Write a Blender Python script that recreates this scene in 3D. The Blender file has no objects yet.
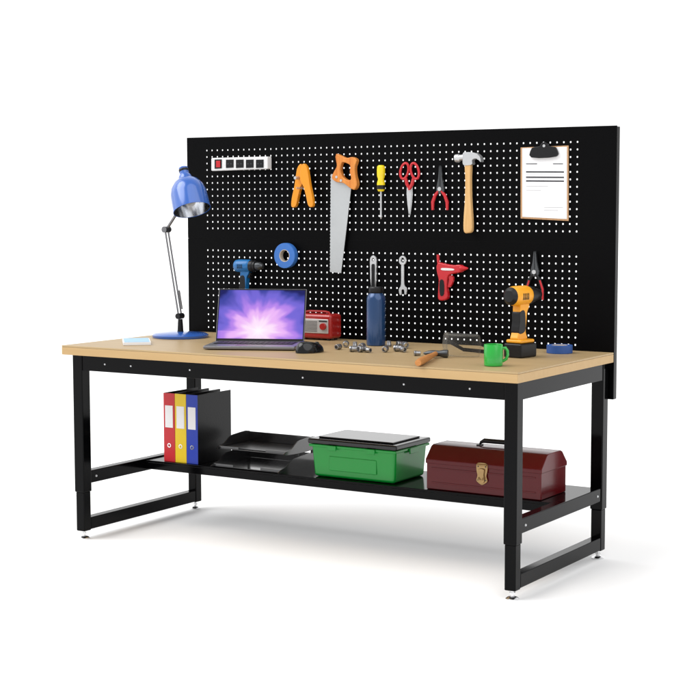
import bpy, bmesh, math, random
from mathutils import Vector, Matrix
random.seed(4)
sc=bpy.context.scene; COL=sc.collection
sin,cos,pi=math.sin,math.cos,math.pi
# ---------------------------------------------------------------- camera
CP=Vector((3.92761,-4.35473,1.23109)); yaw=-0.55422; pit=0.0919; rol=-0.00169; F=1594.63
Dv=Vector((sin(yaw)*cos(pit),cos(yaw)*cos(pit),-sin(pit)))
r_=Vector((cos(yaw),-sin(yaw),0)); u_=r_.cross(Dv)
RV=cos(rol)*r_+sin(rol)*u_; UV=-sin(rol)*r_+cos(rol)*u_
cam=bpy.data.cameras.new('camera'); co=bpy.data.objects.new('camera',cam); COL.objects.link(co)
m=Matrix.Identity(4)
for i in range(3):
    m[i][0]=RV[i]; m[i][1]=UV[i]; m[i][2]=-Dv[i]; m[i][3]=CP[i]
co.matrix_world=m; cam.sensor_width=36; cam.lens=36*F/700; cam.clip_end=500; cam.clip_start=0.1
sc.camera=co
def ray(px,py): return Dv*F+RV*(px-350)-UV*(py-350)
def AY(px,py,y):
    d=ray(px,py); t=(y-CP.y)/d.y; return CP+d*t
def AZ(px,py,z):
    d=ray(px,py); t=(z-CP.z)/d.z; return CP+d*t
def SC(p): return F/((Vector(p)-CP).dot(Dv))
TH=-yaw   # facing the camera
# ---------------------------------------------------------------- materials
def mat(name,col,rough=.5,metal=0,spec=.5,var=0,vs=8,bump=0,bs=60,coat=0,trans=0,emit=None,alpha=1):
    M=bpy.data.materials.new(name); M.use_nodes=True; nt=M.node_tree; b=nt.nodes['Principled BSDF']
    c=(col[0],col[1],col[2],1)
    b.inputs['Base Color'].default_value=c; b.inputs['Roughness'].default_value=rough
    b.inputs['Metallic'].default_value=metal; b.inputs['Specular IOR Level'].default_value=spec
    b.inputs['Coat Weight'].default_value=coat; b.inputs['Coat Roughness'].default_value=.08
    b.inputs['Transmission Weight'].default_value=trans; b.inputs['Alpha'].default_value=alpha
    tc=nt.nodes.new('ShaderNodeTexCoord')
    if var:
        n=nt.nodes.new('ShaderNodeTexNoise'); n.inputs['Scale'].default_value=vs; n.inputs['Detail'].default_value=5
        nt.links.new(tc.outputs['Object'],n.inputs['Vector'])
        mx=nt.nodes.new('ShaderNodeMix'); mx.data_type='RGBA'
        mx.inputs['A'].default_value=tuple(x*(1-var) for x in col)+(1,)
        mx.inputs['B'].default_value=tuple(min(1,x*(1+var)) for x in col)+(1,)
        nt.links.new(n.outputs['Fac'],mx.inputs['Factor']); nt.links.new(mx.outputs['Result'],b.inputs['Base Color'])
        mr=nt.nodes.new('ShaderNodeMapRange'); mr.inputs['To Min'].default_value=max(0,rough-.06); mr.inputs['To Max'].default_value=min(1,rough+.06)
        nt.links.new(n.outputs['Fac'],mr.inputs['Value']); nt.links.new(mr.outputs['Result'],b.inputs['Roughness'])
    if bump:
        n=nt.nodes.new('ShaderNodeTexNoise'); n.inputs['Scale'].default_value=bs; n.inputs['Detail'].default_value=4
        nt.links.new(tc.outputs['Object'],n.inputs['Vector'])
        bp=nt.nodes.new('ShaderNodeBump'); bp.inputs['Strength'].default_value=bump; bp.inputs['Distance'].default_value=.002
        nt.links.new(n.outputs['Fac'],bp.inputs['Height']); nt.links.new(bp.outputs['Normal'],b.inputs['Normal'])
    return M
def wood(name,a,b_,axis=0,scale=3,rough=.45):
    M=bpy.data.materials.new(name); M.use_nodes=True; nt=M.node_tree; b=nt.nodes['Principled BSDF']
    tc=nt.nodes.new('ShaderNodeTexCoord'); mp=nt.nodes.new('ShaderNodeMapping')
    s=[scale*9]*3; s[axis]=scale*.5; mp.inputs['Scale'].default_value=s
    n=nt.nodes.new('ShaderNodeTexNoise'); n.inputs['Scale'].default_value=2.2; n.inputs['Detail'].default_value=6; n.inputs['Distortion'].default_value=.6
    cr=nt.nodes.new('ShaderNodeValToRGB'); cr.color_ramp.elements[0].position=.3; cr.color_ramp.elements[1].position=.7
    cr.color_ramp.elements[0].color=tuple(a)+(1,); cr.color_ramp.elements[1].color=tuple(b_)+(1,)
    nt.links.new(tc.outputs['Object'],mp.inputs['Vector']); nt.links.new(mp.outputs['Vector'],n.inputs['Vector'])
    nt.links.new(n.outputs['Fac'],cr.inputs['Fac']); nt.links.new(cr.outputs['Color'],b.inputs['Base Color'])
    b.inputs['Roughness'].default_value=rough; b.inputs['Specular IOR Level'].default_value=.3
    return M
K={}
K['blk']=mat('black_gloss_paint',(.0012,.0012,.0015),.12,spec=.10,var=.2,vs=4)
K['peg']=mat('black_panel_paint',(.0012,.0012,.0015),.45,spec=.06)
K['floor']=mat('white_floor',(.95,.95,.95),.7,spec=.1)
K['top']=wood('maple_laminate',(.375,.262,.130),(.400,.285,.146),0,2.2,.42)
K['edge']=wood('maple_edge',(.435,.285,.128),(.465,.31,.145),0,2.2,.5)
K['chrome']=mat('chrome',(.75,.75,.76),.18,1)
K['steel']=mat('brushed_steel',(.55,.56,.57),.38,.7,var=.08,vs=30)
K['sock']=mat('dull_socket_steel',(.34,.34,.35),.3,.9,var=.15,vs=60)
K['arm']=mat('grey_lamp_metal',(.20,.20,.21),.3,.9)
K['blade']=mat('saw_steel',(.46,.48,.49),.42,.35,var=.06,vs=14)
K['dsteel']=mat('dark_steel',(.08,.085,.09),.35,.8)
K['white']=mat('white_plastic',(.72,.72,.72),.4)
K['bplast']=mat('black_plastic',(.006,.006,.007),.35,spec=.3,bump=.08,bs=300)
K['bgloss']=mat('black_gloss_plastic',(.005,.005,.006),.12,spec=.35,coat=.2)
K['tray']=mat('smoky_tray_plastic',(.018,.018,.020),.16,spec=.6,coat=.5)
K['gplast']=mat('dark_grey_plastic',(.022,.023,.025),.22,spec=.5)
K['red']=mat('red_plastic',(.50,.010,.018),.3)
K['redm']=mat('red_enamel',(.085,.002,.004),.2,spec=.24,coat=.10,var=.12,vs=5)
K['redr']=mat('red_radio_shell',(.36,.012,.01),.25,coat=.3)
K['orange']=mat('orange_plastic',(.78,.28,.01),.35)
K['yel']=mat('yellow_plastic',(.80,.60,.01),.3)
K['dril']=mat('amber_plastic',(.78,.33,.01),.38,var=.05)
K['blue']=mat('blue_plastic',(.004,.135,.38),.35)
K['lblue']=mat('blue_enamel',(.022,.10,.40),.2,spec=.6,coat=.5)
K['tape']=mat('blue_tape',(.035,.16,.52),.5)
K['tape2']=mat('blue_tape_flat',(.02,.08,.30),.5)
K['bott']=mat('navy_enamel',(.012,.05,.15),.25,metal=.3,coat=.4)
K['hand']=wood('orange_handle_wood',(.55,.17,.03),(.70,.28,.06),2,5,.4)
K['hick']=wood('hickory',(.58,.33,.12),(.70,.45,.20),2,5,.45)
K['hickx']=wood('small_handle_wood',(.42,.16,.04),(.52,.23,.07),0,8,.45)
K['paper']=mat('white_paper',(.80,.80,.81),.8,spec=.2)
K['ink']=mat('dark_ink',(.02,.02,.025),.8,spec=.1)
K['ink2']=mat('faint_ink',(.45,.45,.47),.8,spec=.1)
K['board']=wood('brown_hardboard',(.42,.24,.12),(.5,.3,.16),2,6,.6)
K['mug']=mat('green_ceramic',(.012,.36,.04),.25,coat=.4)
K['gbox']=mat('green_box_plastic',(.004,.26,.032),.22,spec=.35,coat=.15)
K['bind_red']=mat('binder_red',(.50,.010,.018),.35); K['bind_yel']=mat('binder_yellow',(.74,.52,.01),.35); K['bind_blu']=mat('binder_blue',(.012,.04,.38),.35)
K['cover']=mat('binder_black_cover',(.003,.003,.004),.28,spec=.2,bump=.12,bs=200)
K['brass']=mat('worn_brass',(.34,.22,.10),.35,.85,var=.2,vs=60)
K['cream']=mat('cream_panel',(.55,.48,.40),.45)
K['silver']=mat('silver_panel',(.52,.50,.49),.35,.3)
K['pad']=mat('pale_blue_cover',(.30,.50,.68),.5)
K['screenb']=mat('black_bezel',(.004,.004,.005),.25,spec=.4)
K['alu']=mat('grey_laptop_shell',(.22,.22,.24),.35,.6)
K['keys']=mat('key_black',(.012,.012,.014),.5)
K['refl']=mat('lamp_reflector',(.85,.86,.88),.12,1)
# clear plastic
M=bpy.data.materials.new('clear_plastic'); M.use_nodes=True; nt=M.node_tree; nt.nodes.clear()
o_=nt.nodes.new('ShaderNodeOutputMaterial'); t_=nt.nodes.new('ShaderNodeBsdfTransparent'); g_=nt.nodes.new('ShaderNodeBsdfPrincipled'); x_=nt.nodes.new('ShaderNodeMixShader')
t_.inputs['Color'].default_value=(.93,.93,.91,1); g_.inputs['Base Color'].default_value=(.30,.29,.27,1); g_.inputs['Roughness'].default_value=.06
lw=nt.nodes.new('ShaderNodeLayerWeight'); lw.inputs['Blend'].default_value=.22; mr=nt.nodes.new('ShaderNodeMapRange'); mr.inputs['To Min'].default_value=.07; mr.inputs['To Max'].default_value=.5
nt.links.new(lw.outputs['Facing'],mr.inputs['Value']); nt.links.new(mr.outputs['Result'],x_.inputs['Fac'])
nt.links.new(t_.outputs[0],x_.inputs[1]); nt.links.new(g_.outputs[0],x_.inputs[2]); nt.links.new(x_.outputs[0],o_.inputs[0]); K['clear']=M
# laptop wallpaper
M=bpy.data.materials.new('violet_burst_wallpaper'); M.use_nodes=True; nt=M.node_tree; b=nt.nodes['Principled BSDF']; N=nt.nodes.new; Lk=nt.links.new
def mth(op,a,b2=None):
    n=N('ShaderNodeMath'); n.operation=op
    for i,v in enumerate((a,b2)):
        if v is None: continue
        if isinstance(v,(int,float)): n.inputs[i].default_value=v
        else: Lk(v,n.inputs[i])
    return n.outputs[0]
tc=N('ShaderNodeTexCoord'); sp=N('ShaderNodeSeparateXYZ'); Lk(tc.outputs['Object'],sp.inputs[0])
X=mth('ADD',sp.outputs['X'],.006); Z=mth('SUBTRACT',sp.outputs['Z'],.040)
ang=mth('ARCTAN2',Z,X); rad=mth('SQRT',mth('ADD',mth('POWER',mth('ABSOLUTE',mth('MULTIPLY',X,.85)),2),mth('POWER',mth('ABSOLUTE',Z),2)))
cb=N('ShaderNodeCombineXYZ'); Lk(mth('MULTIPLY',ang,.95),cb.inputs[0]); Lk(mth('MULTIPLY',rad,3),cb.inputs[1])
no=N('ShaderNodeTexNoise'); no.inputs['Scale'].default_value=2.4; no.inputs['Detail'].default_value=2; no.inputs['Roughness'].default_value=.4; Lk(cb.outputs[0],no.inputs['Vector'])
dist=mth('ADD',mth('MULTIPLY',rad,5.0),mth('MULTIPLY',mth('MULTIPLY',mth('SUBTRACT',no.outputs['Fac'],.5),1.0),mth('MINIMUM',mth('MULTIPLY',rad,10),1)))
cr=N('ShaderNodeValToRGB'); E=cr.color_ramp.elements; cr.color_ramp.interpolation='EASE'
E[0].position=0; E[0].color=(1,.96,1,1); E[1].position=1; E[1].color=(.012,.014,.12,1)
for p_,c_ in ((.14,(1,.78,.98,1)),(.32,(.85,.48,.95,1)),(.50,(.48,.24,.85,1)),(.68,(.18,.14,.68,1)),(.85,(.05,.06,.36,1))):
    e=E.new(p_); e.color=c_
Lk(dist,cr.inputs['Fac']); b.inputs['Base Color'].default_value=(.0,.0,.0,1); b.inputs['Roughness'].default_value=.3; b.inputs['Specular IOR Level'].default_value=.1
Lk(cr.outputs['Color'],b.inputs['Emission Color']); b.inputs['Emission Strength'].default_value=1.0; K['wall']=M
# ---------------------------------------------------------------- mesh builder
WM={}
class MB:
    def __init__(s): s.bm=bmesh.new()
    def loft(s,rings,cap=True,close=True,loop=False):
        vr=[[s.bm.verts.new(p) for p in r] for r in rings]; n=len(rings[0])
        m_=len(vr)
        for a in range(m_ if loop else m_-1):
            A,B=vr[a],vr[(a+1)%m_]
            for i in range(n if close else n-1):
                j=(i+1)%n
                try: s.bm.faces.new((A[i],A[j],B[j],B[i]))
                except ValueError: pass
        if cap and not loop:
            s.bm.faces.new(vr[0]); s.bm.faces.new(vr[-1][::-1])
        return s
    def box(s,x0,x1,y0,y1,z0,z1,T=None):
        P=[(x0,y0),(x1,y0),(x1,y1),(x0,y1)]
        rs=[[Vector((a,b,z)) for a,b in P] for z in (z0,z1)]
        if T: rs=[[T@v for v in r] for r in rs]
        return s.loft(rs)
    def cyl(s,p0,p1,r0,r1=None,seg=24):
        p0=Vector(p0);p1=Vector(p1); r1=r0 if r1 is None else r1
        q=(p1-p0).to_track_quat('Z','Y').to_matrix()
        rs=[[p+q@Vector((cos(2*pi*i/seg)*r,sin(2*pi*i/seg)*r,0)) for i in range(seg)] for p,r in ((p0,r0),(p1,r1))]
        return s.loft(rs)
    def lathe(s,prof,T=None,seg=32,cap=True,loop=False):
        rs=[[Vector((cos(2*pi*i/seg)*r,sin(2*pi*i/seg)*r,z)) for i in range(seg)] for r,z in prof]
        if T: rs=[[T@v for v in r] for r in rs]
        return s.loft(rs,cap=cap,loop=loop)
    def tube(s,pts,r,seg=10,closed=False,flat=None):
        pts=[Vector(p) for p in pts]; n=len(pts); rs=[]; q=None
        rr=r if isinstance(r,(list,tuple)) else [r]*n
        up=Vector((0.013,1,0.02)).normalized()
        for i,p in enumerate(pts):
            if closed: t=pts[(i+1)%n]-pts[i-1]
            else: t=pts[min(i+1,n-1)]-pts[max(i-1,0)]
            t.normalize(); a=up-t*up.dot(t)
            if a.length<.05: a=Vector((1,0,0))-t*t.x
            a.normalize(); b=t.cross(a)
            fa=flat if flat else 1
            rs.append([p+a*cos(2*pi*k/seg)*rr[i]*fa+b*sin(2*pi*k/seg)*rr[i] for k in range(seg)])
        return s.loft(rs,cap=not closed,loop=closed)
    def sph(s,c,rx,ry,rz,seg=24,rings=12,T=None):
        rs=[]
        for k in range(1,rings):
            a=pi*k/rings; rs.append([Vector((c[0]+rx*sin(a)*cos(2*pi*i/seg),c[1]+ry*sin(a)*sin(2*pi*i/seg),c[2]-rz*cos(a))) for i in range(seg)])
        if T: rs=[[T@v for v in r] for r in rs]
        return s.loft(rs)
    def prism(s,poly,f0,f1):
        return s.loft([[Vector(f0(*p)) for p in poly],[Vector(f1(*p)) for p in poly]])
    def ringprism(s,outer,inner,f0,f1,n=48):
        cx=sum(p[0] for p in inner)/len(inner); cy=sum(p[1] for p in inner)/len(inner)
        def cast(poly,a,far):
            best=None; dx,dy=cos(a),sin(a)
            for i in range(len(poly)):
                x1,y1=poly[i]; x2,y2=poly[(i+1)%len(poly)]; ex,ey=x2-x1,y2-y1
                den=dx*ey-dy*ex
                if abs(den)<1e-9: continue
                t=((x1-cx)*ey-(y1-cy)*ex)/den; u=((x1-cx)*dy-(y1-cy)*dx)/den
                if t>0 and -1e-6<=u<=1+1e-6: best=t if best is None else max(best,t)
            return (cx+dx*best,cy+dy*best)
        O=[cast(outer,2*pi*i/n,1) for i in range(n)]; I=[cast(inner,2*pi*i/n,0) for i in range(n)]
        return s.loft([[Vector(f0(*p)) for p in O],[Vector(f0(*p)) for p in I],[Vector(f1(*p)) for p in I],[Vector(f1(*p)) for p in O]],loop=True)
    def build(s,name,m_,parent=None,bev=0,seg=2,world=False,smooth=True,loc=None,rot=None):
        bm=s.bm
        if world and parent is not None and parent.name in WM:
            bmesh.ops.transform(bm,matrix=WM[parent.name].inverted(),verts=bm.verts)
        bmesh.ops.recalc_face_normals(bm,faces=bm.faces)
        if smooth:
            for f in bm.faces: f.smooth=True
            for e in bm.edges:
                if len(e.link_faces)!=2 or e.calc_face_angle(0)>.6: e.smooth=False
        me=bpy.data.meshes.new(name); bm.to_mesh(me); bm.free()
        o=bpy.data.objects.new(name,me); COL.objects.link(o); me.materials.append(K[m_])
        if parent is not None:
            o.parent=parent
            if parent.name in WM: WM[o.name]=WM[parent.name]
        if loc is not None: o.location=loc
        if rot is not None: o.rotation_euler=rot
        if bev:
            b=o.modifiers.new('bevel','BEVEL'); b.width=bev; b.segments=seg; b.limit_method='ANGLE'; b.angle_limit=.6; b.harden_normals=True
        return o
def thing(name,label,cat,loc=(0,0,0),rz=0,group=None):
    o=bpy.data.objects.new(name,None); COL.objects.link(o); o.empty_display_size=.02
    o.location=loc; o.rotation_euler=(0,0,rz); o['label']=label; o['category']=cat
    if group: o['group']=group
    WM[o.name]=Matrix.Translation(Vector(loc))@Matrix.Rotation(rz,4,'Z')
    return o
def smc(pts,n=5):
    out=[];N_=len(pts)
    for i in range(N_):
        p0,p1,p2,p3=pts[i-1],pts[i],pts[(i+1)%N_],pts[(i+2)%N_]
        for k in range(n):
            t=k/n
            out.append(tuple(.5*((2*p1[j])+(-p0[j]+p2[j])*t+(2*p0[j]-5*p1[j]+4*p2[j]-p3[j])*t*t+(-p0[j]+3*p1[j]-3*p2[j]+p3[j])*t**3) for j in range(2)))
    return out
def ell(cx,cy,rx,ry,n=24): return [(cx+rx*cos(2*pi*i/n),cy+ry*sin(2*pi*i/n)) for i in range(n)]
# ---------------------------------------------------------------- setting
fl=MB(); fl.bm.faces.new([fl.bm.verts.new(p) for p in ((-90,-60,0),(90,-60,0),(90,140,0),(-90,140,0))])
f=fl.build('floor','floor'); f['kind']='structure'
# ---------------------------------------------------------------- workbench
W=1.83; D=.754; HT=.7186; YF=.757
wb=thing('workbench','black steel workbench with light wooden top, lower shelf and perforated back board','workbench')
MB().box(0,W,0,D,HT-.006,HT).build('tabletop','top',wb,bev=.0015)
MB().box(.0,W,.0,D,HT-.034,HT-.0062).build('tabletop_core','edge',wb,bev=.0015)
ZB=HT-.0345
MB().box(.064,1.766,.040,.043,ZB-.058,ZB).box(.064,1.766,.0432,.075,ZB-.0580,ZB-.055).build('front_rail','blk',wb,bev=.001)
MB().box(.064,1.766,.735,.738,ZB-.058,ZB).build('rear_rail','blk',wb)
for x in (.021,1.806):
    MB().box(x,x+.003,.082,.709,ZB-.058,ZB).build('side_rail','blk',wb)
for px,py in ((105,360),(131,362),(190,367),(303,377),(404,386),(470,391)):
    p=AY(px,py,.040)
    MB().cyl((p.x,.041,ZB-.030),(p.x,.0375,ZB-.030),.0036,.003,12).build('bolt','steel',wb)
for lx in (.018,W-.063):
    for ly in (.036,.710):
        g=MB().box(lx,lx+.045,ly,ly+.045,.175,ZB).build('leg','blk',wb,bev=.004)
        MB().box(lx+.003,lx+.042,ly+.003,ly+.042,.03,.176).build('leg_extension','blk',g,bev=.004)
        cx,cy=lx+.0225,ly+.0225
        MB().lathe([(.0001,0),(.021,0),(.022,.004),(.016,.009),(.006,.012),(.006,.034),(0.0001,.034)],Matrix.Translation((cx,cy,0)),24,cap=False).build('levelling_foot','chrome',g)
        MB().cyl((cx,cy,.017),(cx,cy,.023),.011,.011,6).build('foot_nut','chrome',g)
    MB().box(lx+.004,lx+.041,.0785,.7125,.033,.078).build('lower_crossbar','blk',wb,bev=.003)
    MB().box(lx+.004,lx+.041,.0815,.7095,.205,.252).build('shelf_crossbar','blk',wb,bev=.003)
for x,sg in ((W-.063+.041,1),(.018+.041,1)):
    for y in (.11,.68):
        MB().cyl((x,y,.228),(x+.003,y,.228),.0045,.0035,12).build('bolt','steel',wb)
ZS=.247; SY=.40
MB().box(.0595,1.7705,SY,.735,.2395,ZS).box(.0595,1.7705,SY,SY+.003,.213,.2394).box(.0595,1.7705,.732,.735,.213,.2394).build('shelf','blk',wb,bev=.0012)
def peg(z0,z1,hz0,nz,name):
    hx0=.098; nx=63; pt=.0256; hr=.0032
    mb=MB(); bm=mb.bm
    xs0=hx0-pt/2; xs1=xs0+nx*pt; zs0=hz0-pt/2; zs1=zs0+nz*pt
    y0,y1=YF,YF+.002
    def quad(a,b,c,d,y): bm.faces.new([bm.verts.new((q[0],y,q[1])) for q in (a,b,c,d)])
    for y in (y0,y1):
        quad((0,z0),(W,z0),(W,zs0),(0,zs0),y); quad((0,zs1),(W,zs1),(W,z1),(0,z1),y)
        quad((0,zs0),(xs0,zs0),(xs0,zs1),(0,zs1),y); quad((xs1,zs0),(W,zs0),(W,zs1),(xs1,zs1),y)
    h=pt/2
    out=[(-h,-h),(0,-h),(h,-h),(h,0),(h,h),(0,h),(-h,h),(-h,0)]
    k=hr*.85; inn=[(-k,-k),(0,-hr),(k,-k),(hr,0),(k,k),(0,hr),(-k,k),(-hr,0)]
    for i in range(nx):
        for j in range(nz):
            cx=hx0+i*pt; cz=hz0+j*pt
            O0=[bm.verts.new((cx+a,y0,cz+b)) for a,b in out]; I0=[bm.verts.new((cx+a,y0,cz+b)) for a,b in inn]
            I1=[bm.verts.new((cx+a,y1,cz+b)) for a,b in inn]
            for q in range(8):
                w=(q+1)%8
                bm.faces.new((O0[q],O0[w],I0[w],I0[q])); bm.faces.new((I0[q],I0[w],I1[w],I1[q]))
    for a,b in (((0,z0),(0,z1)),((W,z0),(W,z1)),((0,z1),(W,z1)),((0,z0),(W,z0))):
        bm.faces.new([bm.verts.new(v) for v in ((a[0],y0,a[1]),(b[0],y0,b[1]),(b[0],y1,b[1]),(a[0],y1,a[1]))])
    me=bpy.data.meshes.new(name); bm.to_mesh(me); bm.free(); me.materials.append(K['peg'])
    o=bpy.data.objects.new(name,me); COL.objects.link(o); o.parent=wb
    return o
peg(1.0925,1.4915,1.132,13,'pegboard_panel'); peg(.66,1.0915,.738,13,'pegboard_panel')
for x in (.001,W-.036):
    MB().box(x,x+.035,YF+.0025,YF+.030,.555,1.489).build('board_post','blk',wb,bev=.002)
MB().box(.037,W-.037,YF+.0025,YF+.02,1.462,1.489).build('board_crossbar','blk',wb)
MB().box(.037,W-.037,YF+.0025,YF+.02,1.075,1.105).build('board_crossbar','blk',wb)
# ---------------------------------------------------------------- hung tools
def fr(off): return lambda px,py: AY(px,py,YF-off)
def bk(off,base):
    def g(px,py):
        p=AY(px,py,YF-off); return Vector((p.x,YF-base,p.z))
    return g
def hpr(poly,t,base=.004,mb=None):
    mb=mb or MB(); return mb.prism(poly,fr(base+t),bk(base+t,base))
def HP(px,py,off=.01): return AY(px,py,YF-off)
def hung(name,label,cat,px,py,group=None): return thing(name,label,cat,AY(px,py,YF),0,group)
# power strip
t=hung('power_strip','white power strip with red switch and four dark sockets on the perforated board','power strip',239,171)
hpr([(211,158),(267.5,156.5),(267.5,169),(211,171)],.03,.001).build('housing','white',t,bev=.004,world=True)
hpr([(214.5,159.5),(221.5,159.3),(221.5,168.3),(214.5,168.8)],.002,.0312).build('switch_frame','bplast',t,bev=.0006,world=True)
hpr([(216,160.8),(220,160.7),(220,167.2),(216,167.4)],.003,.0333).build('switch','red',t,bev=.0006,world=True)
for x in (225.8,235.8,245.8,255.8):
    s=hpr([(x,159.7),(x+7.6,159.5),(x+7.6,167.6),(x,168)],.002,.0312).build('socket','bplast',t,bev=.0008,world=True)
    for dx in (2.2,5.2):
        p=HP(x+dx,163.8,.0333); MB().cyl(p,p+Vector((0,-.0004,0)),.0026,seg=10).build('contact','dsteel',s,world=True)
# spring clamp
t=hung('spring_clamp','orange spring clamp with its two handles spread downwards','clamp',301,207)
A=smc([(300,164),(297,168),(295.5,176),(294,186),(291.5,198),(291,206),(293.5,207.5),(296,205),(298,196),(300.5,187),(303.5,181),(304,174),(302,166)],4)
hpr(A,.018,.004).build('jaw_arm','orange',t,bev=.003,world=True)
B_=[(603.6-x,y-.3) for x,y in A]
hpr(B_,.018,.0235).build('jaw_arm','orange',t,bev=.003,world=True)
p=HP(301.7,178,.001); MB().cyl(p,p+Vector((0,-.046,0)),.006,seg=16).build('pivot_pin','steel',t,world=True)
mb=MB(); pts=[HP(296.5+i*.9,188+(.9 if i%2 else -.9),.024) for i in range(12)]
mb.tube(pts,.0015,6).build('spring','steel',t,world=True)
# saw
t=hung('hand_saw','long hand saw with orange wooden handle and tapering grey blade','saw',341,273)
L=[(331,174+ i*(272-174)/60.0) for i in range(61)]
teeth=[(x-(.55 if i%2 else 0)+(-.8*i/60),y) for i,(x,y) in enumerate(L)]
hpr(teeth+[(341,273),(345,240),(348.5,210),(351.5,184),(342,176)],.0022,.012).build('blade','blade',t,world=True)
outer=smc([(335,153.5),(340,155.5),(346,158),(352,157),(356.5,160),(354.5,167),(355,176),(357,184),(354,190),(349,187.5),(343,183),(336,182),(331.5,178),(333.5,172),(336.5,166),(335.5,159)],4)
inner=smc([(342,162.5),(347,163.5),(350,166),(349.5,172),(351,179),(347,180),(342,176),(340,169)],4)
MB().ringprism(outer,inner,fr(.026),bk(.026,.004)).build('handle','hand',t,bev=.003,world=True)
for x,y in ((336.5,177),(341,180.5)):
    p=HP(x,y,.026); MB().cyl(p,p+Vector((0,-.0015,0)),.005,seg=14).build('rivet','steel',t,world=True)
# screwdriver
t=hung('screwdriver','yellow handled screwdriver with black grip bands hanging point down','screwdriver',381,218)
p0=HP(381,165,.02); S=SC(p0); T=Matrix.Translation(p0)@Matrix.Rotation(pi,4,'X')
MB().lathe([(.0001,0),(.010,.001),(.0145,.006),(.0155,.02),(.0150,.04),(.0110,.052),(.0150,.066),(.0155,.088),(.010,.097),(.0001,.0975)],T,20,cap=False).build('handle','yel',t,world=True)
MB().lathe([(.0159,.074),(.0161,.076),(.0161,.086),(.0154,.089)],T,20,cap=False).build('grip_band','bplast',t,world=True)
MB().lathe([(.0034,.095),(.0034,.185),(.005,.190),(.0012,.199)],T,12).build('shaft','steel',t,world=True)
# scissors
t=hung('scissors','red handled scissors hanging closed with steel blades pointing down','scissors',409,215)
def loopx(cx,cy,rx,ry,rot,off,n=24):
    o=[]
    for i in range(n):
        a=2*pi*i/n; x=rx*cos(a); y=ry*sin(a); o.append(HP(cx+x*cos(rot)-y*sin(rot),cy+x*sin(rot)+y*cos(rot),off))
    return o
for sx,off in ((-1,.010),(1,.013)):
    h=MB().tube(loopx(409.6+sx*5.2,171,3.9,8,-sx*.22,off),.0047,10,closed=True)
    h.tube([HP(409.6+sx*4.0,178,off),HP(409.6+sx*2.6,184,off),HP(409.6-sx*.6,190,off)],[.006,.0068,.005],10)
    h.build('handle','red',t,world=True)
    x0=409.6
    hpr([(x0-sx*2.8,187),(x0+sx*1.6,187),(x0+sx*1.8,193),(x0+sx*.9,206),(x0-sx*.6,215.5),(x0-sx*2.2,204),(x0-sx*3,194)],.0018,.0085+(.002 if sx>0 else 0)).build('blade','steel',t,world=True)
p=HP(409.6,190.5,.012); MB().cyl(p,p+Vector((0,-.004,0)),.0045,seg=14).build('pivot_screw','chrome',t,world=True)
# pliers
def pliers(t,cx,y0,yp,y1,spread,hm,r,lean=0,jw=2.4,inlay=None):
    for s in (-1,1):
        hpr(smc([(cx+s*.25,y0),(cx+s*1.1,y0+.5),(cx+s*jw*.8,(y0+yp)/2),(cx+s*(jw+1.2),yp-2),(cx+s*(jw+1),yp+3),(cx-s*.6,yp+4),(cx+s*.25,yp-3)],3),.010,.006).build('jaw','dsteel',t,bev=.001,world=True)
        def hp_(off): return [HP(cx+s*1.4,yp+2,off),HP(cx+s*(1.5+spread*.55),yp+(y1-yp)*.3,off),HP(cx+s*(1.5+spread*.95)+lean*.3,yp+(y1-yp)*.62,off),HP(cx+s*(1.2+spread)+lean,y1,off)]
        hh=MB().tube(hp_(.012),[r*.8,r,r*1.05,r*.8],12).build('handle',hm,t,world=True)
        if inlay: MB().tube(hp_(.012+r*.62)[1:],[r*.5,r*.6,r*.45],10).build('grip_inlay',inlay,hh,world=True)
    p=HP(cx,yp,.014); MB().cyl(p,p+Vector((0,-.006,0)),.0075,seg=16).build('pivot','steel',t,world=True)
t=hung('pliers','needle nose pliers with red handles hanging beside the scissors','pliers',440,211)
pliers(t,440,167,189,210,6,'red',.0062)
# hammer
t=hung('claw_hammer','claw hammer with pale wooden handle hanging head upwards','hammer',467,233)
p=lambda x,y: HP(x,y,.022)
MB().tube([p(455.6,158.6),p(456,158.5),p(459.2,158.1),p(460,158),p(462,157.6),p(464.5,157.3)],[.013,.0150,.0150,.0115,.0110,.012],20).build('hammer_face','steel',t,world=True)
hpr(smc([(463,153),(467,152.2),(472,152.5),(477,154),(480,157.5),(480.6,162),(478.5,160),(475.5,158.5),(472,160),(471.5,164.5),(463.5,165),(462.6,159)],4),.024,.010).build('claw_head','steel',t,bev=.003,world=True)
hpr(smc([(464.6,164),(470,163.5),(470,180),(470.4,200),(471.6,220),(471.3,231),(467.5,233.2),(463.4,231.5),(463.2,218),(464.4,200),(464.8,180)],4),.020,.012).build('handle','hick',t,bev=.005,seg=3,world=True)
# clipboard
t=hung('clipboard','brown clipboard holding a white printed form under a black clip','clipboard',545,221)
hpr([(520.5,147.5),(568.5,145.5),(568.5,221),(520.5,218.5)],.003,.004).build('board','board',t,bev=.001,world=True)
sheet=hpr([(522.3,148.3),(566.8,146.8),(566.8,219),(522.3,216.8)],.0008,.0075).build('paper_sheet','paper',t,world=True)
def bar(x0,x1,y,h,m_):
    k=.0004*(y-165)
    hpr([(x0,y+(x0-545)*k),(x1,y+(x1-545)*k),(x1,y+h+(x1-545)*k),(x0,y+h+(x0-545)*k)],.0003,.0084).build('printed_line',m_,sheet,world=True)
for y in (171.3,176.6,180.4): bar(526,564,y,1.3,'ink')
for x0,x1,y in ((526,537,163.5),(553,563,163.5)): bar(x0,x1,y,.8,'ink')
for x0,x1,y in ((526,548,186),(526,541,190),(544,563,207),(544,558,210)): bar(x0,x1,y,.5,'ink2')
for y in (174,178.6): bar(526,564,y,.4,'ink2')
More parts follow.
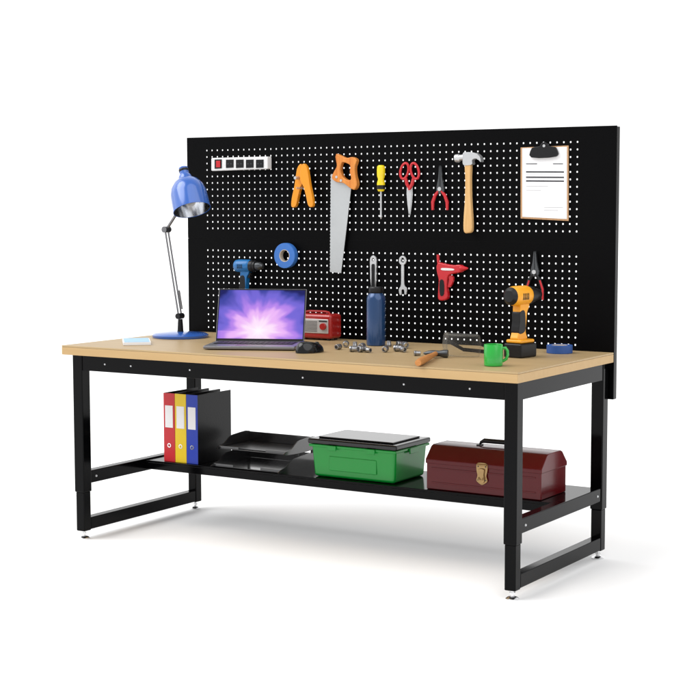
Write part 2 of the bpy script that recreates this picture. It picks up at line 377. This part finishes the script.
hpr(smc([(531,149),(534,147),(539,146.3),(541,143.5),(544,142),(547,143.3),(549,146),(553,146.6),(556,148.5),(556,156.5),(531,157.5)],3),.010,.009).build('clip','bplast',t,bev=.002,world=True)
p=HP(544,145.8,.0195); MB().cyl(p,p+Vector((0,-.001,0)),.005,seg=14).build('clip_eyelet','steel',t,world=True)
# hanging tape
t=hung('tape_roll','blue tape roll hanging on the perforated board above the laptop','tape',289,267)
p=HP(287.8,255.5,.003); T=Matrix.Translation(p)@Matrix.Rotation(pi/2,4,'X')
MB().lathe([(.0240,0),(.0475,0),(.0485,.002),(.0485,.022),(.0475,.024),(.0240,.024)],T,40,loop=True).build('tape_winding','tape',t,world=True)
MB().lathe([(.0215,.0005),(.0238,.0005),(.0238,.0235),(.0215,.0235)],T,40,loop=True).build('core','cream',t,world=True)
# drills
def drill(t,k,body,chuckm='bplast',black=False):
    def pr(mb,poly,w): return mb.prism(poly,lambda a,b:(a*k,-w*k,b*k),lambda a,b:(a*k,w*k,b*k))
    X=Matrix.Scale(k,4)@Matrix.Translation((0,0,.205))@Matrix.Rotation(pi/2,4,'Y')
    MB().lathe([(.0001,-.088),(.022,-.087),(.030,-.078),(.033,-.06),(.033,-.0),(.031,.010),(.024,.018),(.0001,.019)],X,28,cap=False).build('motor_housing',body,t)
    MB().lathe([(.0001,-.0905),(.019,-.0900),(.0275,-.082),(.0300,-.079),(.019,-.0865)],X,28,cap=False).build('rear_cap','bplast',t)
    for i in range(4):
        MB().box((-.052+i*.009)*k,(-.048+i*.009)*k,-.0336*k,-.0325*k,.193*k,.214*k).build('vent_slot','bplast',t)
    MB().lathe([(.0300,.010),(.0305,.014),(.0300,.030),(.0265,.034),(.0265,.045)],X,28).build('clutch_ring','bplast',t,bev=.001)
    MB().lathe([(.021,.0455),(.021,.068),(.018,.078),(.009,.088),(.0001,.0885)],X,24,cap=False).build('chuck',chuckm,t)
    g=pr(MB(),smc([(-.040,.180),(.004,.182),(.006,.165),(-.004,.150),(-.008,.12),(-.012,.085),(-.004,.060),(-.058,.058),(-.052,.085),(-.046,.12),(-.046,.15)],3),.0155).build('grip',body,t,bev=.005*k,seg=3)
    pr(MB(),smc([(-.047,.152),(-.020,.156),(-.013,.12),(-.017,.085),(-.053,.080),(-.049,.12)],3),.0163).build('rubber_inlay','bplast',g,bev=.003*k)
    pr(MB(),smc([(.000,.172),(.014,.170),(.012,.158),(.006,.145),(-.005,.146)],3),.008).build('trigger','bplast',t,bev=.002*k)
    MB().box(-.062*k,.018*k,-.031*k,.031*k,.048*k,.060*k).build('battery_socket','bplast' if black else body,t,bev=.005*k)
    MB().box(-.068*k,.024*k,-.036*k,.036*k,0,.0475*k).build('battery','bplast',t,bev=.006*k)
kk=.76; p=AY(249,266,YF-.035)
t=thing('power_drill','blue power drill hanging on the board behind the laptop','drill',(p.x,p.y,p.z-.205*kk),0)
drill(t,kk,'blue','dsteel')
p=AZ(524,356.5,HT)
t=thing('power_drill','amber and black cordless drill standing on its battery on the table','drill',(p.x,p.y,HT+.0003),TH+.85)
drill(t,1.0,'dril')
# adjustable wrench behind the bottle
t=hung('adjustable_wrench','dark adjustable wrench hanging handle up behind the navy bottle','wrench',373,310)
o_=smc([(373,255.5),(375.6,257.5),(376.2,262),(375.9,275),(376.6,290),(378,303),(368,303),(369.6,290),(370.1,275),(369.8,262),(370.4,257.5)],4)
MB().ringprism(o_,ell(373,259.8,1.2,1.7,12),fr(.014),bk(.014,.006),40).build('handle','steel',t,bev=.001,world=True)
hpr(smc([(373,264),(374.6,265.5),(374.5,276),(375,290),(375.8,300),(370.2,300),(371,290),(371.5,276),(371.4,265.5)],3),.0012,.0142).build('grip_inlay','bplast',t,world=True)
hpr(smc([(369,302),(377,301),(379,308),(378,314),(375,312),(372.5,312),(372,316),(368,315),(367,309)],3),.010,.003).build('jaw_head','steel',t,bev=.001,world=True)
# wrench
t=hung('combination_wrench','bright steel combination wrench hanging with its ring end up','wrench',402.5,294)
MB().ringprism(ell(402.4,260.5,3.7,4.7),ell(402.4,260.3,1.9,2.6,12),fr(.012),bk(.012,.005),24).build('ring_end','steel',t,bev=.0008,world=True)
hpr(smc([(401.2,264.6),(403.7,264.6),(404.0,284),(406.6,288),(406.2,294),(404.4,294.3),(404,290),(401.6,290),(401.3,294.8),(399.4,294.2),(398.8,289),(401,284)],3),.0055,.006).build('shank','steel',t,bev=.0008,world=True)
# glue gun
t=hung('glue_gun','red hot glue gun hanging on the board with its handle down','glue gun',442,300)
hpr(smc([(437,264),(439,262.6),(446,264.2),(453,265.2),(457,264.8),(461,265.4),(462,268.5),(461,272),(455,273.5),(449.5,275),(447.2,279),(446.6,288),(447.4,296),(446,299.5),(441,300.8),(437.6,298.5),(437.8,289),(438.2,280),(436.6,273),(436,267)],4),.022,.008).build('shell','red',t,bev=.005,seg=3,world=True)
MB().tube([HP(461,268.6,.02),HP(462.2,268.6,.02),HP(464.5,268.5,.02),HP(466.5,268.4,.02),HP(468,268.4,.02)],[.0125,.0125,.008,.005,.0025],14).build('nozzle','red',t,world=True)
MB().tube([HP(439,266,.02),HP(438.3,260,.02),HP(438,254.5,.02)],.0052,12).build('cord_sleeve','red',t,world=True)
hpr(smc([(448.6,276),(452,275.6),(453.2,279),(451.8,284),(449.4,287.5),(447.6,286.5),(448.6,281)],3),.012,.013).build('trigger','red',t,bev=.002,world=True)
hpr(smc([(442,268),(453,268.7),(453,270.4),(442,270.2)],3),.001,.0302).build('side_badge','white',t,world=True)
hpr(smc([(439.6,281),(443.6,281),(443.9,294),(440,295)],3),.001,.0302).build('grip_pad','bplast',t,world=True)
# dark pliers
t=hung('pliers','black handled pliers with red inlays hanging behind the amber drill','pliers',534,300)
pliers(t,534.5,252.5,272,300,7,'bplast',.0068,jw=2.6,inlay='red')
# ---------------------------------------------------------------- lamp
b0=AZ(180.5,337.3,HT); t=thing('desk_lamp','blue articulated desk lamp standing at the left rear of the wooden top','lamp',(b0.x,b0.y,HT+.0003),0)
def LP(px,py,dy=0): return AY(px,py,b0.y+dy)
MB().lathe([(.0001,0),(.106,0),(.108,.003),(.108,.010),(.098,.016),(.030,.022),(.0001,.0225)],None,48,cap=False).build('base','lblue',t)
MB().cyl((0,0,.022),(0,0,.07),.012,.009,18).build('stem','bplast',t)
pj=LP(180,316); pk=LP(166.5,229.5); ph=LP(177,213)
hw=Vector((.0,.009,0))
for s in (-1,1):
    MB().cyl(pj+hw*s,pk+hw*s,.0035,seg=12).build('lower_arm','arm',t,world=True)
n=70; d=(pk-pj); st=[]
for i in range(n*2):
    a=i*pi/3.0; c=pj+d*(.08+.22*i/(n*2)); st.append(c+Vector((cos(a)*.006+.012,sin(a)*.006,0)))
MB().tube(st,.0011,5).build('spring','arm',t,world=True)
for p in (pj,pk): MB().cyl(p-Vector((0,.016,0)),p+Vector((0,.016,0)),.011 if p is pj else .012,seg=20).build('joint_knob','bplast' if p is pj else 'arm',t,world=True)
MB().cyl(pk,ph,.0055,seg=12).build('upper_arm','arm',t,world=True)
top=LP(183,167); bot=LP(192,210,-.035)
ax=(bot-top).normalized(); T=Matrix.Translation(top)@ax.to_track_quat('Z','Y').to_matrix().to_4x4()
Lh=(bot-top).length
sh=MB().lathe([(.0001,0),(.013,.001),(.0175,.004),(.018,.030),(.024,.038),(.027,.05),(.046,.062),(.062,.085),(.069,.112),(.0715,Lh),(.0695,Lh),(.067,.113),(.060,.087),(.044,.065),(.02,.056),(.0001,.056)],T,48,cap=False).build('lamp_shade','lblue',t,world=True)
MB().lathe([(.0688,Lh-.001),(.0665,.114),(.059,.089),(.043,.067),(.0001,.060)],T,48,cap=False).build('reflector','refl',sh,world=True)
T2=T@Matrix.Translation((0,0,.095)); MB().sph((0,0,0),.026,.026,.033,T=T2).build('bulb','white',sh,world=True)
MB().lathe([(.0185,.010),(.0190,.012),(.0190,.018),(.0185,.020)],T,32,cap=False).build('switch_collar','bplast',sh,world=True)
MB().cyl(ph,top+ax*.05,.008,.008,14).build('head_bracket','arm',t,world=True)
# ---------------------------------------------------------------- laptop
p=AZ(259.5,345.5,HT); lt=thing('laptop','open grey laptop showing a violet light burst on its screen','laptop',(p.x,p.y,HT+.0003),.42)
MB().box(-.163,.163,-.200,.004,.003,.015).build('base','alu',lt,bev=.004,seg=3)
MB().box(-.145,.145,-.125,-.02,.0152,.0156).build('keyboard_well','screenb',lt)
mb=MB()
for r in range(5):
    for c in range(15):
        x=-.140+c*.0188; y=-.038-r*.0190; mb.box(x,x+.0162,y-.0075,y+.0080,.0158,.0172)
mb.build('keyboard','keys',lt)
MB().box(-.05,.05,-.190,-.135,.0151,.0154).build('touchpad','gplast',lt)
lid=MB().box(-.163,.163,-.001,.006,0,.200).build('lid','alu',lt,bev=.003,seg=3,loc=(0,.002,.013),rot=(-math.radians(20),0,0))
MB().box(-.161,.161,-.0016,-.0011,.002,.198).build('bezel','screenb',lid)
MB().box(-.157,.157,-.0024,-.0018,.011,.194).build('display','wall',lid)
MB().cyl((-.15,.004,.012),(.15,.004,.012),.0058,seg=14).build('hinge','gplast',lt)
# ---------------------------------------------------------------- radio
p=AZ(330,341,HT); t=thing('radio','small red table radio with pale silver front panel behind the laptop','radio',(p.x-.165,p.y,HT+.0003),0)
MB().box(0,.170,0,.078,.006,.098).build('case','redr',t,bev=.012,seg=4)
fc=MB().box(.012,.158,-.003,.004,.026,.080).build('front_panel','silver',t,bev=.0025)
mb=MB()
for i in range(8): mb.box(.020,.110,-.0042,-.0031,.033+i*.0052,.0345+i*.0052)
mb.build('speaker_grille','gplast',fc)
MB().cyl((.138,-.003,.053),(.138,-.012,.053),.0135,.0125,24).build('tuning_knob','redr',t,bev=.001)
MB().box(.118,.154,-.0042,-.0031,.070,.075).build('scale_window','gplast',fc)
MB().tube([(.03,.039,.096),(.034,.039,.103),(.05,.039,.106),(.12,.039,.106),(.136,.039,.103),(.140,.039,.096)],.004,10).build('carry_handle','redr',t)
for x in (.02,.15):
    for y in (.015,.063): MB().cyl((x,y,0),(x,y,.008),.007,seg=12).build('rubber_foot','bplast',t)
# ---------------------------------------------------------------- mouse
p=AZ(310,352.5,HT); t=thing('computer_mouse','black computer mouse on the table right of the laptop','mouse',(p.x,p.y,HT+.0003),TH-.9)
mb=MB(); rings=[]
for k in range(9):
    z=.036*sin(k/8*pi/2); s=cos(k/8*pi/2)**.45 if k<8 else .05
    rings.append([Vector((.034*s*cos(a)*(1-.12*sin(a)),.056*s*sin(a),z*(1-.25*sin(a)*s)+.001)) for a in [2*pi*i/32 for i in range(32)]])
mb.loft(rings).build('shell','bgloss',t)
MB().cyl((-.004,.030,.0275),(.004,.030,.0275),.008,seg=16).build('scroll_wheel','dsteel',t)
# ---------------------------------------------------------------- notepad
cx=AZ(136.5,343.3,HT); w,h=.100,.175
t=thing('notepad','small pale blue and white notepad near the left end of the table','notepad',(cx.x,cx.y,HT+.0003),TH+.16)
MB().box(-w/2,w/2,-h/2,h/2,0,.011).build('paper_block','paper',t,bev=.001)
MB().box(-w/2+.004,w/2-.004,-h/2+.004,h/2-.004,.0112,.0124).build('cover','pad',t,bev=.0005)
# ---------------------------------------------------------------- bottle
p=AZ(376,345.5,HT); t=thing('water_bottle','tall navy blue bottle with black cap standing on the table','bottle',(p.x,p.y,HT+.0003),0)
MB().lathe([(.0001,0),(.032,0),(.0345,.003),(.0345,.165),(.033,.176),(.027,.186),(.024,.190),(.0001,.190)],None,40,cap=False).build('body','bott',t)
MB().lathe([(.0001,.1905),(.0255,.1905),(.0265,.193),(.0265,.208),(.024,.2115),(.0001,.212)],None,32,cap=False).build('cap','bplast',t)
# ---------------------------------------------------------------- sockets
def socket(label,x,y,r,k,lie,grp=None,first=[None]):
    q=AZ(x,y+1,HT)
    if first[0] is None:
        s=thing('wrench_socket',label,'socket',(0,0,0),0,grp); first[0]=s
        MB().lathe([(.0085,0),(.0120,0),(.0125,.001),(.0125,.015),(.0110,.018),(.0110,.031),(.0100,.032),(.0075,.032),(.0070,.008),(.0085,.006)],None,20,loop=True).build('socket_body','sock',s)
        MB().lathe([(.0126,.005),(.0130,.0055),(.0130,.0085),(.0126,.009)],None,20,cap=False).build('knurled_band','dsteel',s)
    else:
        s=first[0].copy(); COL.objects.link(s)
        for ch in first[0].children:
            c2=ch.copy(); COL.objects.link(c2); c2.parent=s
    s['label']=label
    if grp: s['group']=grp
    elif 'group' in s: del s['group']
    k*=.86
    s.scale=(k,k,k)
    s.location=(q.x,q.y,HT+.0003+(.0131*k if lie else 0)); s.rotation_euler=(pi/2 if lie else 0,0,r)
for x,y,r,k,l in ((340,348.5,0,.9,1),(346,346,.5,1.05,1),(350,351,1.9,.95,1),(355,347,0,.8,0),(358.5,351.5,2.6,1.05,1),(363,348,.2,1,1),(366.5,351.5,1.2,.8,1)):
    socket('small steel socket scattered left of the navy bottle',x,y,r,k,l,'steel sockets left of the bottle')
for x,y,r,k,l in ((386,351,.3,1,1),(389,346,0,.8,0),(394.5,350.5,1.7,1.05,1),(397,346,2.5,.95,1),(402,351,.9,.9,1),(405,347,.7,1.05,1)):
    socket('small steel socket scattered right of the navy bottle',x,y,r,k,l,'steel sockets right of the bottle')
socket('lone small steel socket lying just left of the small hammer',414,355,2.2,.8,1)
# ---------------------------------------------------------------- small hammer
t=thing('small_hammer','small hammer with brown wooden handle lying beside the green mug','hammer',AZ(427,358.5,HT),0)
a=AZ(418,362.8,HT+.014); b=AZ(436,353.5,HT+.014)
MB().tube([a,a.lerp(b,.15),a.lerp(b,.5),a.lerp(b,.8),b],[.010,.0125,.011,.008,.008],14).build('handle','hickx',t,world=True)
hd=(b-a).normalized(); pd=Vector((-hd.y,hd.x,0)).normalized()
c0=b
MB().tube([c0-pd*.040,c0-pd*.028,c0-pd*.012,c0+pd*.012,c0+pd*.026,c0+pd*.042],[.0135,.0135,.010,.011,.009,.003],16).build('head','dsteel',t,world=True)
# ---------------------------------------------------------------- goggles
p=AZ(463,356,HT); t=thing('safety_goggles','clear plastic safety goggles with black strap behind the small hammer','goggles',(p.x,p.y,HT+.0003),-.28)
def goggle(z,rw,rd,n=20):
    return [Vector((rw*sin(a),-rd*cos(a),z)) for a in [(-pi/2)+pi*i/n for i in range(n+1)]]
mb=MB()
prof=[(.001,.060,.045),(.004,.072,.056),(.04,.077,.062),(.070,.073,.058),(.076,.064,.048)]
mb.loft([goggle(z,a,b) for z,a,b in prof],cap=False,close=False); mb.loft([goggle(.076,.064,.048),goggle(.077,.050,.010)],cap=False,close=False)
mb.build('lens_shell','clear',t)
mb=MB().tube(goggle(.004,.073,.057),.0022,8); mb.tube(goggle(.074,.070,.054),.0022,8)
for s in (-1,1): mb.tube([(s*.075,0,.004),(s*.079,.002,.04),(s*.073,0,.074)],.0025,8)
mb.build('rim','clear',t)
pts=[(-.078,.002,.045),(-.081,.03,.036),(-.07,.075,.012),(-.02,.105,.008),(.03,.105,.008),(.075,.075,.014),(.083,.03,.036),(.078,.002,.045)]
n=[];
for i in range(len(pts)-1):
    for k in range(5): n.append(Vector(pts[i]).lerp(Vector(pts[i+1]),k/5))
n.append(Vector(pts[-1]))
MB().loft([[v+Vector((0,0,-.0065)) for v in n],[v+Vector((0,0,.0065)) for v in n]],cap=False,close=False).build('strap','bplast',t)
# ---------------------------------------------------------------- mug
p=AZ(493.3,366,HT); t=thing('mug','bright green mug on the table in front of the drill','mug',(p.x,p.y,HT+.0003),TH)
MB().lathe([(.0001,0),(.027,0),(.0295,.003),(.0300,.066),(.0292,.0685),(.0278,.067),(.0272,.006),(.0001,.005)],None,40,cap=False).build('cup','mug',t)
MB().tube([(.028,0,.056),(.038,0,.057),(.044,0,.048),(.045,0,.035),(.041,0,.022),(.028,0,.014)],[.0045,.005,.005,.005,.005,.0045],12).build('handle','mug',t)
# ---------------------------------------------------------------- flat tape
p=AZ(559.5,353,HT); t=thing('tape_roll','dark blue tape roll lying flat at the right end of the table','tape',(p.x,p.y,HT+.0003),0)
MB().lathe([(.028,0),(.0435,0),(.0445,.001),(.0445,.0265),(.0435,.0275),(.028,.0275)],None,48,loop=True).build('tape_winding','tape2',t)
MB().lathe([(.026,.0005),(.0278,.0005),(.0278,.027),(.026,.027)],None,48,loop=True).build('core','cream',t)
# ---------------------------------------------------------------- shelf: binders
yb=SY+.012
xs=[AY(x,461,yb).x for x in (164,175.3,186.6,198)]
hb=.264
for i,(c_,nm) in enumerate((('bind_red','red'),('bind_yel','yellow'),('bind_blu','blue'))):
    x0,x1=xs[i]+.0006,xs[i+1]-.0006; w=x1-x0
    t=thing('ring_binder','ring binder with %s spine and white label standing on the lower shelf'%nm,'binder',(x0,yb,ZS+.0003),0)
    MB().box(0,w,0,.003,0,hb).build('spine',c_,t,bev=.001)
    MB().box(0,.0025,.0032,.215,0,hb).build('cover','cover',t,bev=.0008); MB().box(w-.0025,w,.0032,.215,0,hb).build('cover','cover',t,bev=.0008)
    MB().box(.006,w-.006,.006,.205,.006,hb-.012).build('paper_stack','ink',t)
    MB().box(w*.16,w*.84,-.0012,-.0002,hb*.50,hb*.82).build('spine_label','paper',t)
    T=Matrix.Translation((w/2,-.0002,hb*.24))@Matrix.Rotation(pi/2,4,'X')
    MB().lathe([(.005,0),(.0085,0),(.0085,.0015),(.005,.0015)],T,20,loop=True).build('finger_ring','chrome',t)
# ---------------------------------------------------------------- letter tray
yt=SY+.006
xa=AY(213,468,yt).x; xb=AY(281,473,yt).x
t=thing('letter_tray','open black two tier letter tray between the binders and the green box','letter tray',(xa,yt,ZS+.0003),0)
w=xb-xa; d=.235
for z0,y0 in ((0,0),(.062,.035)):
    e=d+ (0 if y0==0 else .0)
    tr=MB().box(.003,w-.003,y0+.002,e,z0+.002,z0+.005).build('tray_floor','tray',t,bev=.001)
    for x in (0,w-.003):
        MB().prism(smc([(y0,z0),(e,z0),(e,z0+.046),(y0+.11,z0+.046),(y0+.07,z0+.040),(y0+.035,z0+.020),(y0,z0+.013)],3),lambda a,b:(x,a,b),lambda a,b:(x+.003,a,b)).build('side_wall','tray',tr,bev=.0008)
    MB().box(.0032,w-.0032,e-.003,e,z0+.0052,z0+.044).build('rear_wall','tray',tr,bev=.0008)
    for xx in ((.0032,w*.30),(w*.70,w-.0032)): MB().box(xx[0],xx[1],y0,y0+.0028,z0+.0052,z0+.014).build('front_lip','tray',tr,bev=.0008)
for x in (.004,w-.012):
    for y in (.115,d-.02): MB().box(x,x+.008,y,y+.012,.045,.0615).build('riser_post','bplast',t,bev=.001)
MB().box(.014,w-.014,.048,d-.008,.068,.0695).build('cover_sheet','gplast',t)
# ---------------------------------------------------------------- green box
yt=SY+.02
xa=AY(311,476,yt).x; xb=AY(395,484,yt).x; w=xb-xa; d=.235
t=thing('storage_box','green plastic storage box with black lid in the middle of the lower shelf','storage box',(xa,yt,ZS+.0003),0)
h=.124
mb=MB(); T_=.008
mb.loft([[(T_,T_,0),(w-T_,T_,0),(w-T_,d-T_,0),(T_,d-T_,0)],[(0,0,h),(w,0,h),(w,d,h),(0,d,h)]])
mb.build('tub','gbox',t,bev=.012,seg=4)
MB().box(-.006,w+.006,-.006,d+.006,h-.014,h-.004).build('tub_rim','gbox',t,bev=.003)
lid=MB().box(-.009,w+.009,-.009,d+.009,h-.003,h+.016).build('lid','bgloss',t,bev=.006,seg=3)
MB().box(.02,w-.02,.02,d-.02,h+.0162,h+.0215).build('lid_panel','bgloss',lid,bev=.004)
MB().box(w*.22,w*.78,.0005,.006,.028,.080).build('front_panel','gbox',t,bev=.003)
for x in (w*.27,w*.73): MB().box(x-.018,x+.018,-.0125,-.0062,h-.022,h-.004).build('clasp','gbox',t,bev=.002)
MB().box(w+.0062,w+.012,d*.5-.03,d*.5+.03,h-.026,h-.005).build('clasp','gbox',t,bev=.002)
# ---------------------------------------------------------------- toolbox
yt=SY+.015
xa=AY(426.5,488,yt).x; xb=AY(541,498,yt).x; w=xb-xa; d=.20
t=thing('toolbox','dark red metal toolbox with brass latch at the right end of the lower shelf','toolbox',(xa,yt,ZS+.0003),0)
hb=.100
MB().box(0,w,0,d,0,hb).build('body','redm',t,bev=.003)
sec=[(-.003,hb-.010),(-.003,hb+.004),(.038,hb+.045),(.052,hb+.050),(d-.052,hb+.050),(d-.038,hb+.045),(d+.003,hb+.004),(d+.003,hb-.010)]
MB().prism(sec,lambda a,b:(-.003,a,b),lambda a,b:(w+.003,a,b)).build('lid','redm',t,bev=.0025)
for z in (.022,.072): MB().box(.02,w-.02,-.002,.002,z,z+.005).build('pressed_rib','redm',t,bev=.001)
c_=w/2
plate=smc([(c_-.019,hb+.006),(c_,hb+.010),(c_+.019,hb+.006),(c_+.021,hb-.015),(c_+.017,hb-.035),(c_+.021,hb-.052),(c_+.010,hb-.062),(c_,hb-.066),(c_-.010,hb-.062),(c_-.021,hb-.052),(c_-.017,hb-.035),(c_-.021,hb-.015)],3)
la=MB().prism(plate,lambda a,b:(a,-.0065,b),lambda a,b:(a,-.0035,b)).build('latch','brass',t,bev=.001)
MB().prism(smc([(c_-.011,hb-.054),(c_,hb-.060),(c_+.011,hb-.054),(c_+.009,hb-.03),(c_+.010,hb-.012),(c_-.010,hb-.012),(c_-.009,hb-.03)],3),lambda a,b:(a,-.012,b),lambda a,b:(a,-.0067,b)).build('hasp','brass',la,bev=.0015)
MB().tube([(c_-.008,-.014,hb-.040),(c_-.008,-.0175,hb-.046),(c_,-.018,hb-.050),(c_+.008,-.0175,hb-.046),(c_+.008,-.014,hb-.040)],.0018,8).build('staple_ring','brass',la)
MB().cyl((c_-.018,-.008,hb+.002),(c_+.018,-.008,hb+.002),.0035,seg=12).build('latch_hinge','brass',la)
for dx,dz in ((-.014,-.004),(.014,-.004),(-.015,-.050),(.015,-.050)): MB().cyl((c_+dx,-.0065,hb+dz),(c_+dx,-.0085,hb+dz),.0024,.0016,10).build('rivet','dsteel',la)
z0=hb+.050
for s in (-1,1): MB().box(w/2+s*.062-.008,w/2+s*.062+.008,d/2-.012,d/2+.012,z0,z0+.005).build('handle_bracket','dsteel',t,bev=.001)
MB().tube([(w/2-.062,d/2,z0+.003),(w/2-.058,d/2,z0+.012),(w/2-.045,d/2,z0+.018),(w/2+.045,d/2,z0+.018),(w/2+.058,d/2,z0+.012),(w/2+.062,d/2,z0+.003)],[.004,.005,.0085,.0085,.005,.004],12).build('handle','bplast',t)
# ---------------------------------------------------------------- light
w_=bpy.data.worlds.new('World'); sc.world=w_; w_.use_nodes=True; nt=w_.node_tree; bg=nt.nodes['Background']
tc=nt.nodes.new('ShaderNodeTexCoord'); dp=nt.nodes.new('ShaderNodeVectorMath'); dp.operation='DOT_PRODUCT'; dp.inputs[1].default_value=(-.526,.85,0)
cr=nt.nodes.new('ShaderNodeValToRGB')
nt.links.new(tc.outputs['Generated'],dp.inputs[0]); nt.links.new(dp.outputs['Value'],cr.inputs['Fac']); nt.links.new(cr.outputs['Color'],bg.inputs['Color'])
cr.color_ramp.elements[0].position=.05; cr.color_ramp.elements[0].color=(.45,.45,.455,1); cr.color_ramp.elements[1].position=.8; cr.color_ramp.elements[1].color=(1,1,1,1)
bg.inputs['Strength'].default_value=1.25
def sun(name,dr,st,ang):
    l=bpy.data.lights.new(name,'SUN'); l.energy=st; l.angle=math.radians(ang)
    o=bpy.data.objects.new(name,l); COL.objects.link(o); o.location=(0,-3,5)
    o.rotation_euler=Vector(dr).to_track_quat('-Z','Y').to_euler()
sun('key_lamp',(.60,.62,-1.0),2.1,45)
sun('fill_lamp',(-.85,.42,-.85),1.5,70)
sun('side_lamp',(.95,.30,-.62),.8,60)
sc.view_settings.view_transform='Standard'; sc.view_settings.look='None'; sc.view_settings.exposure=0
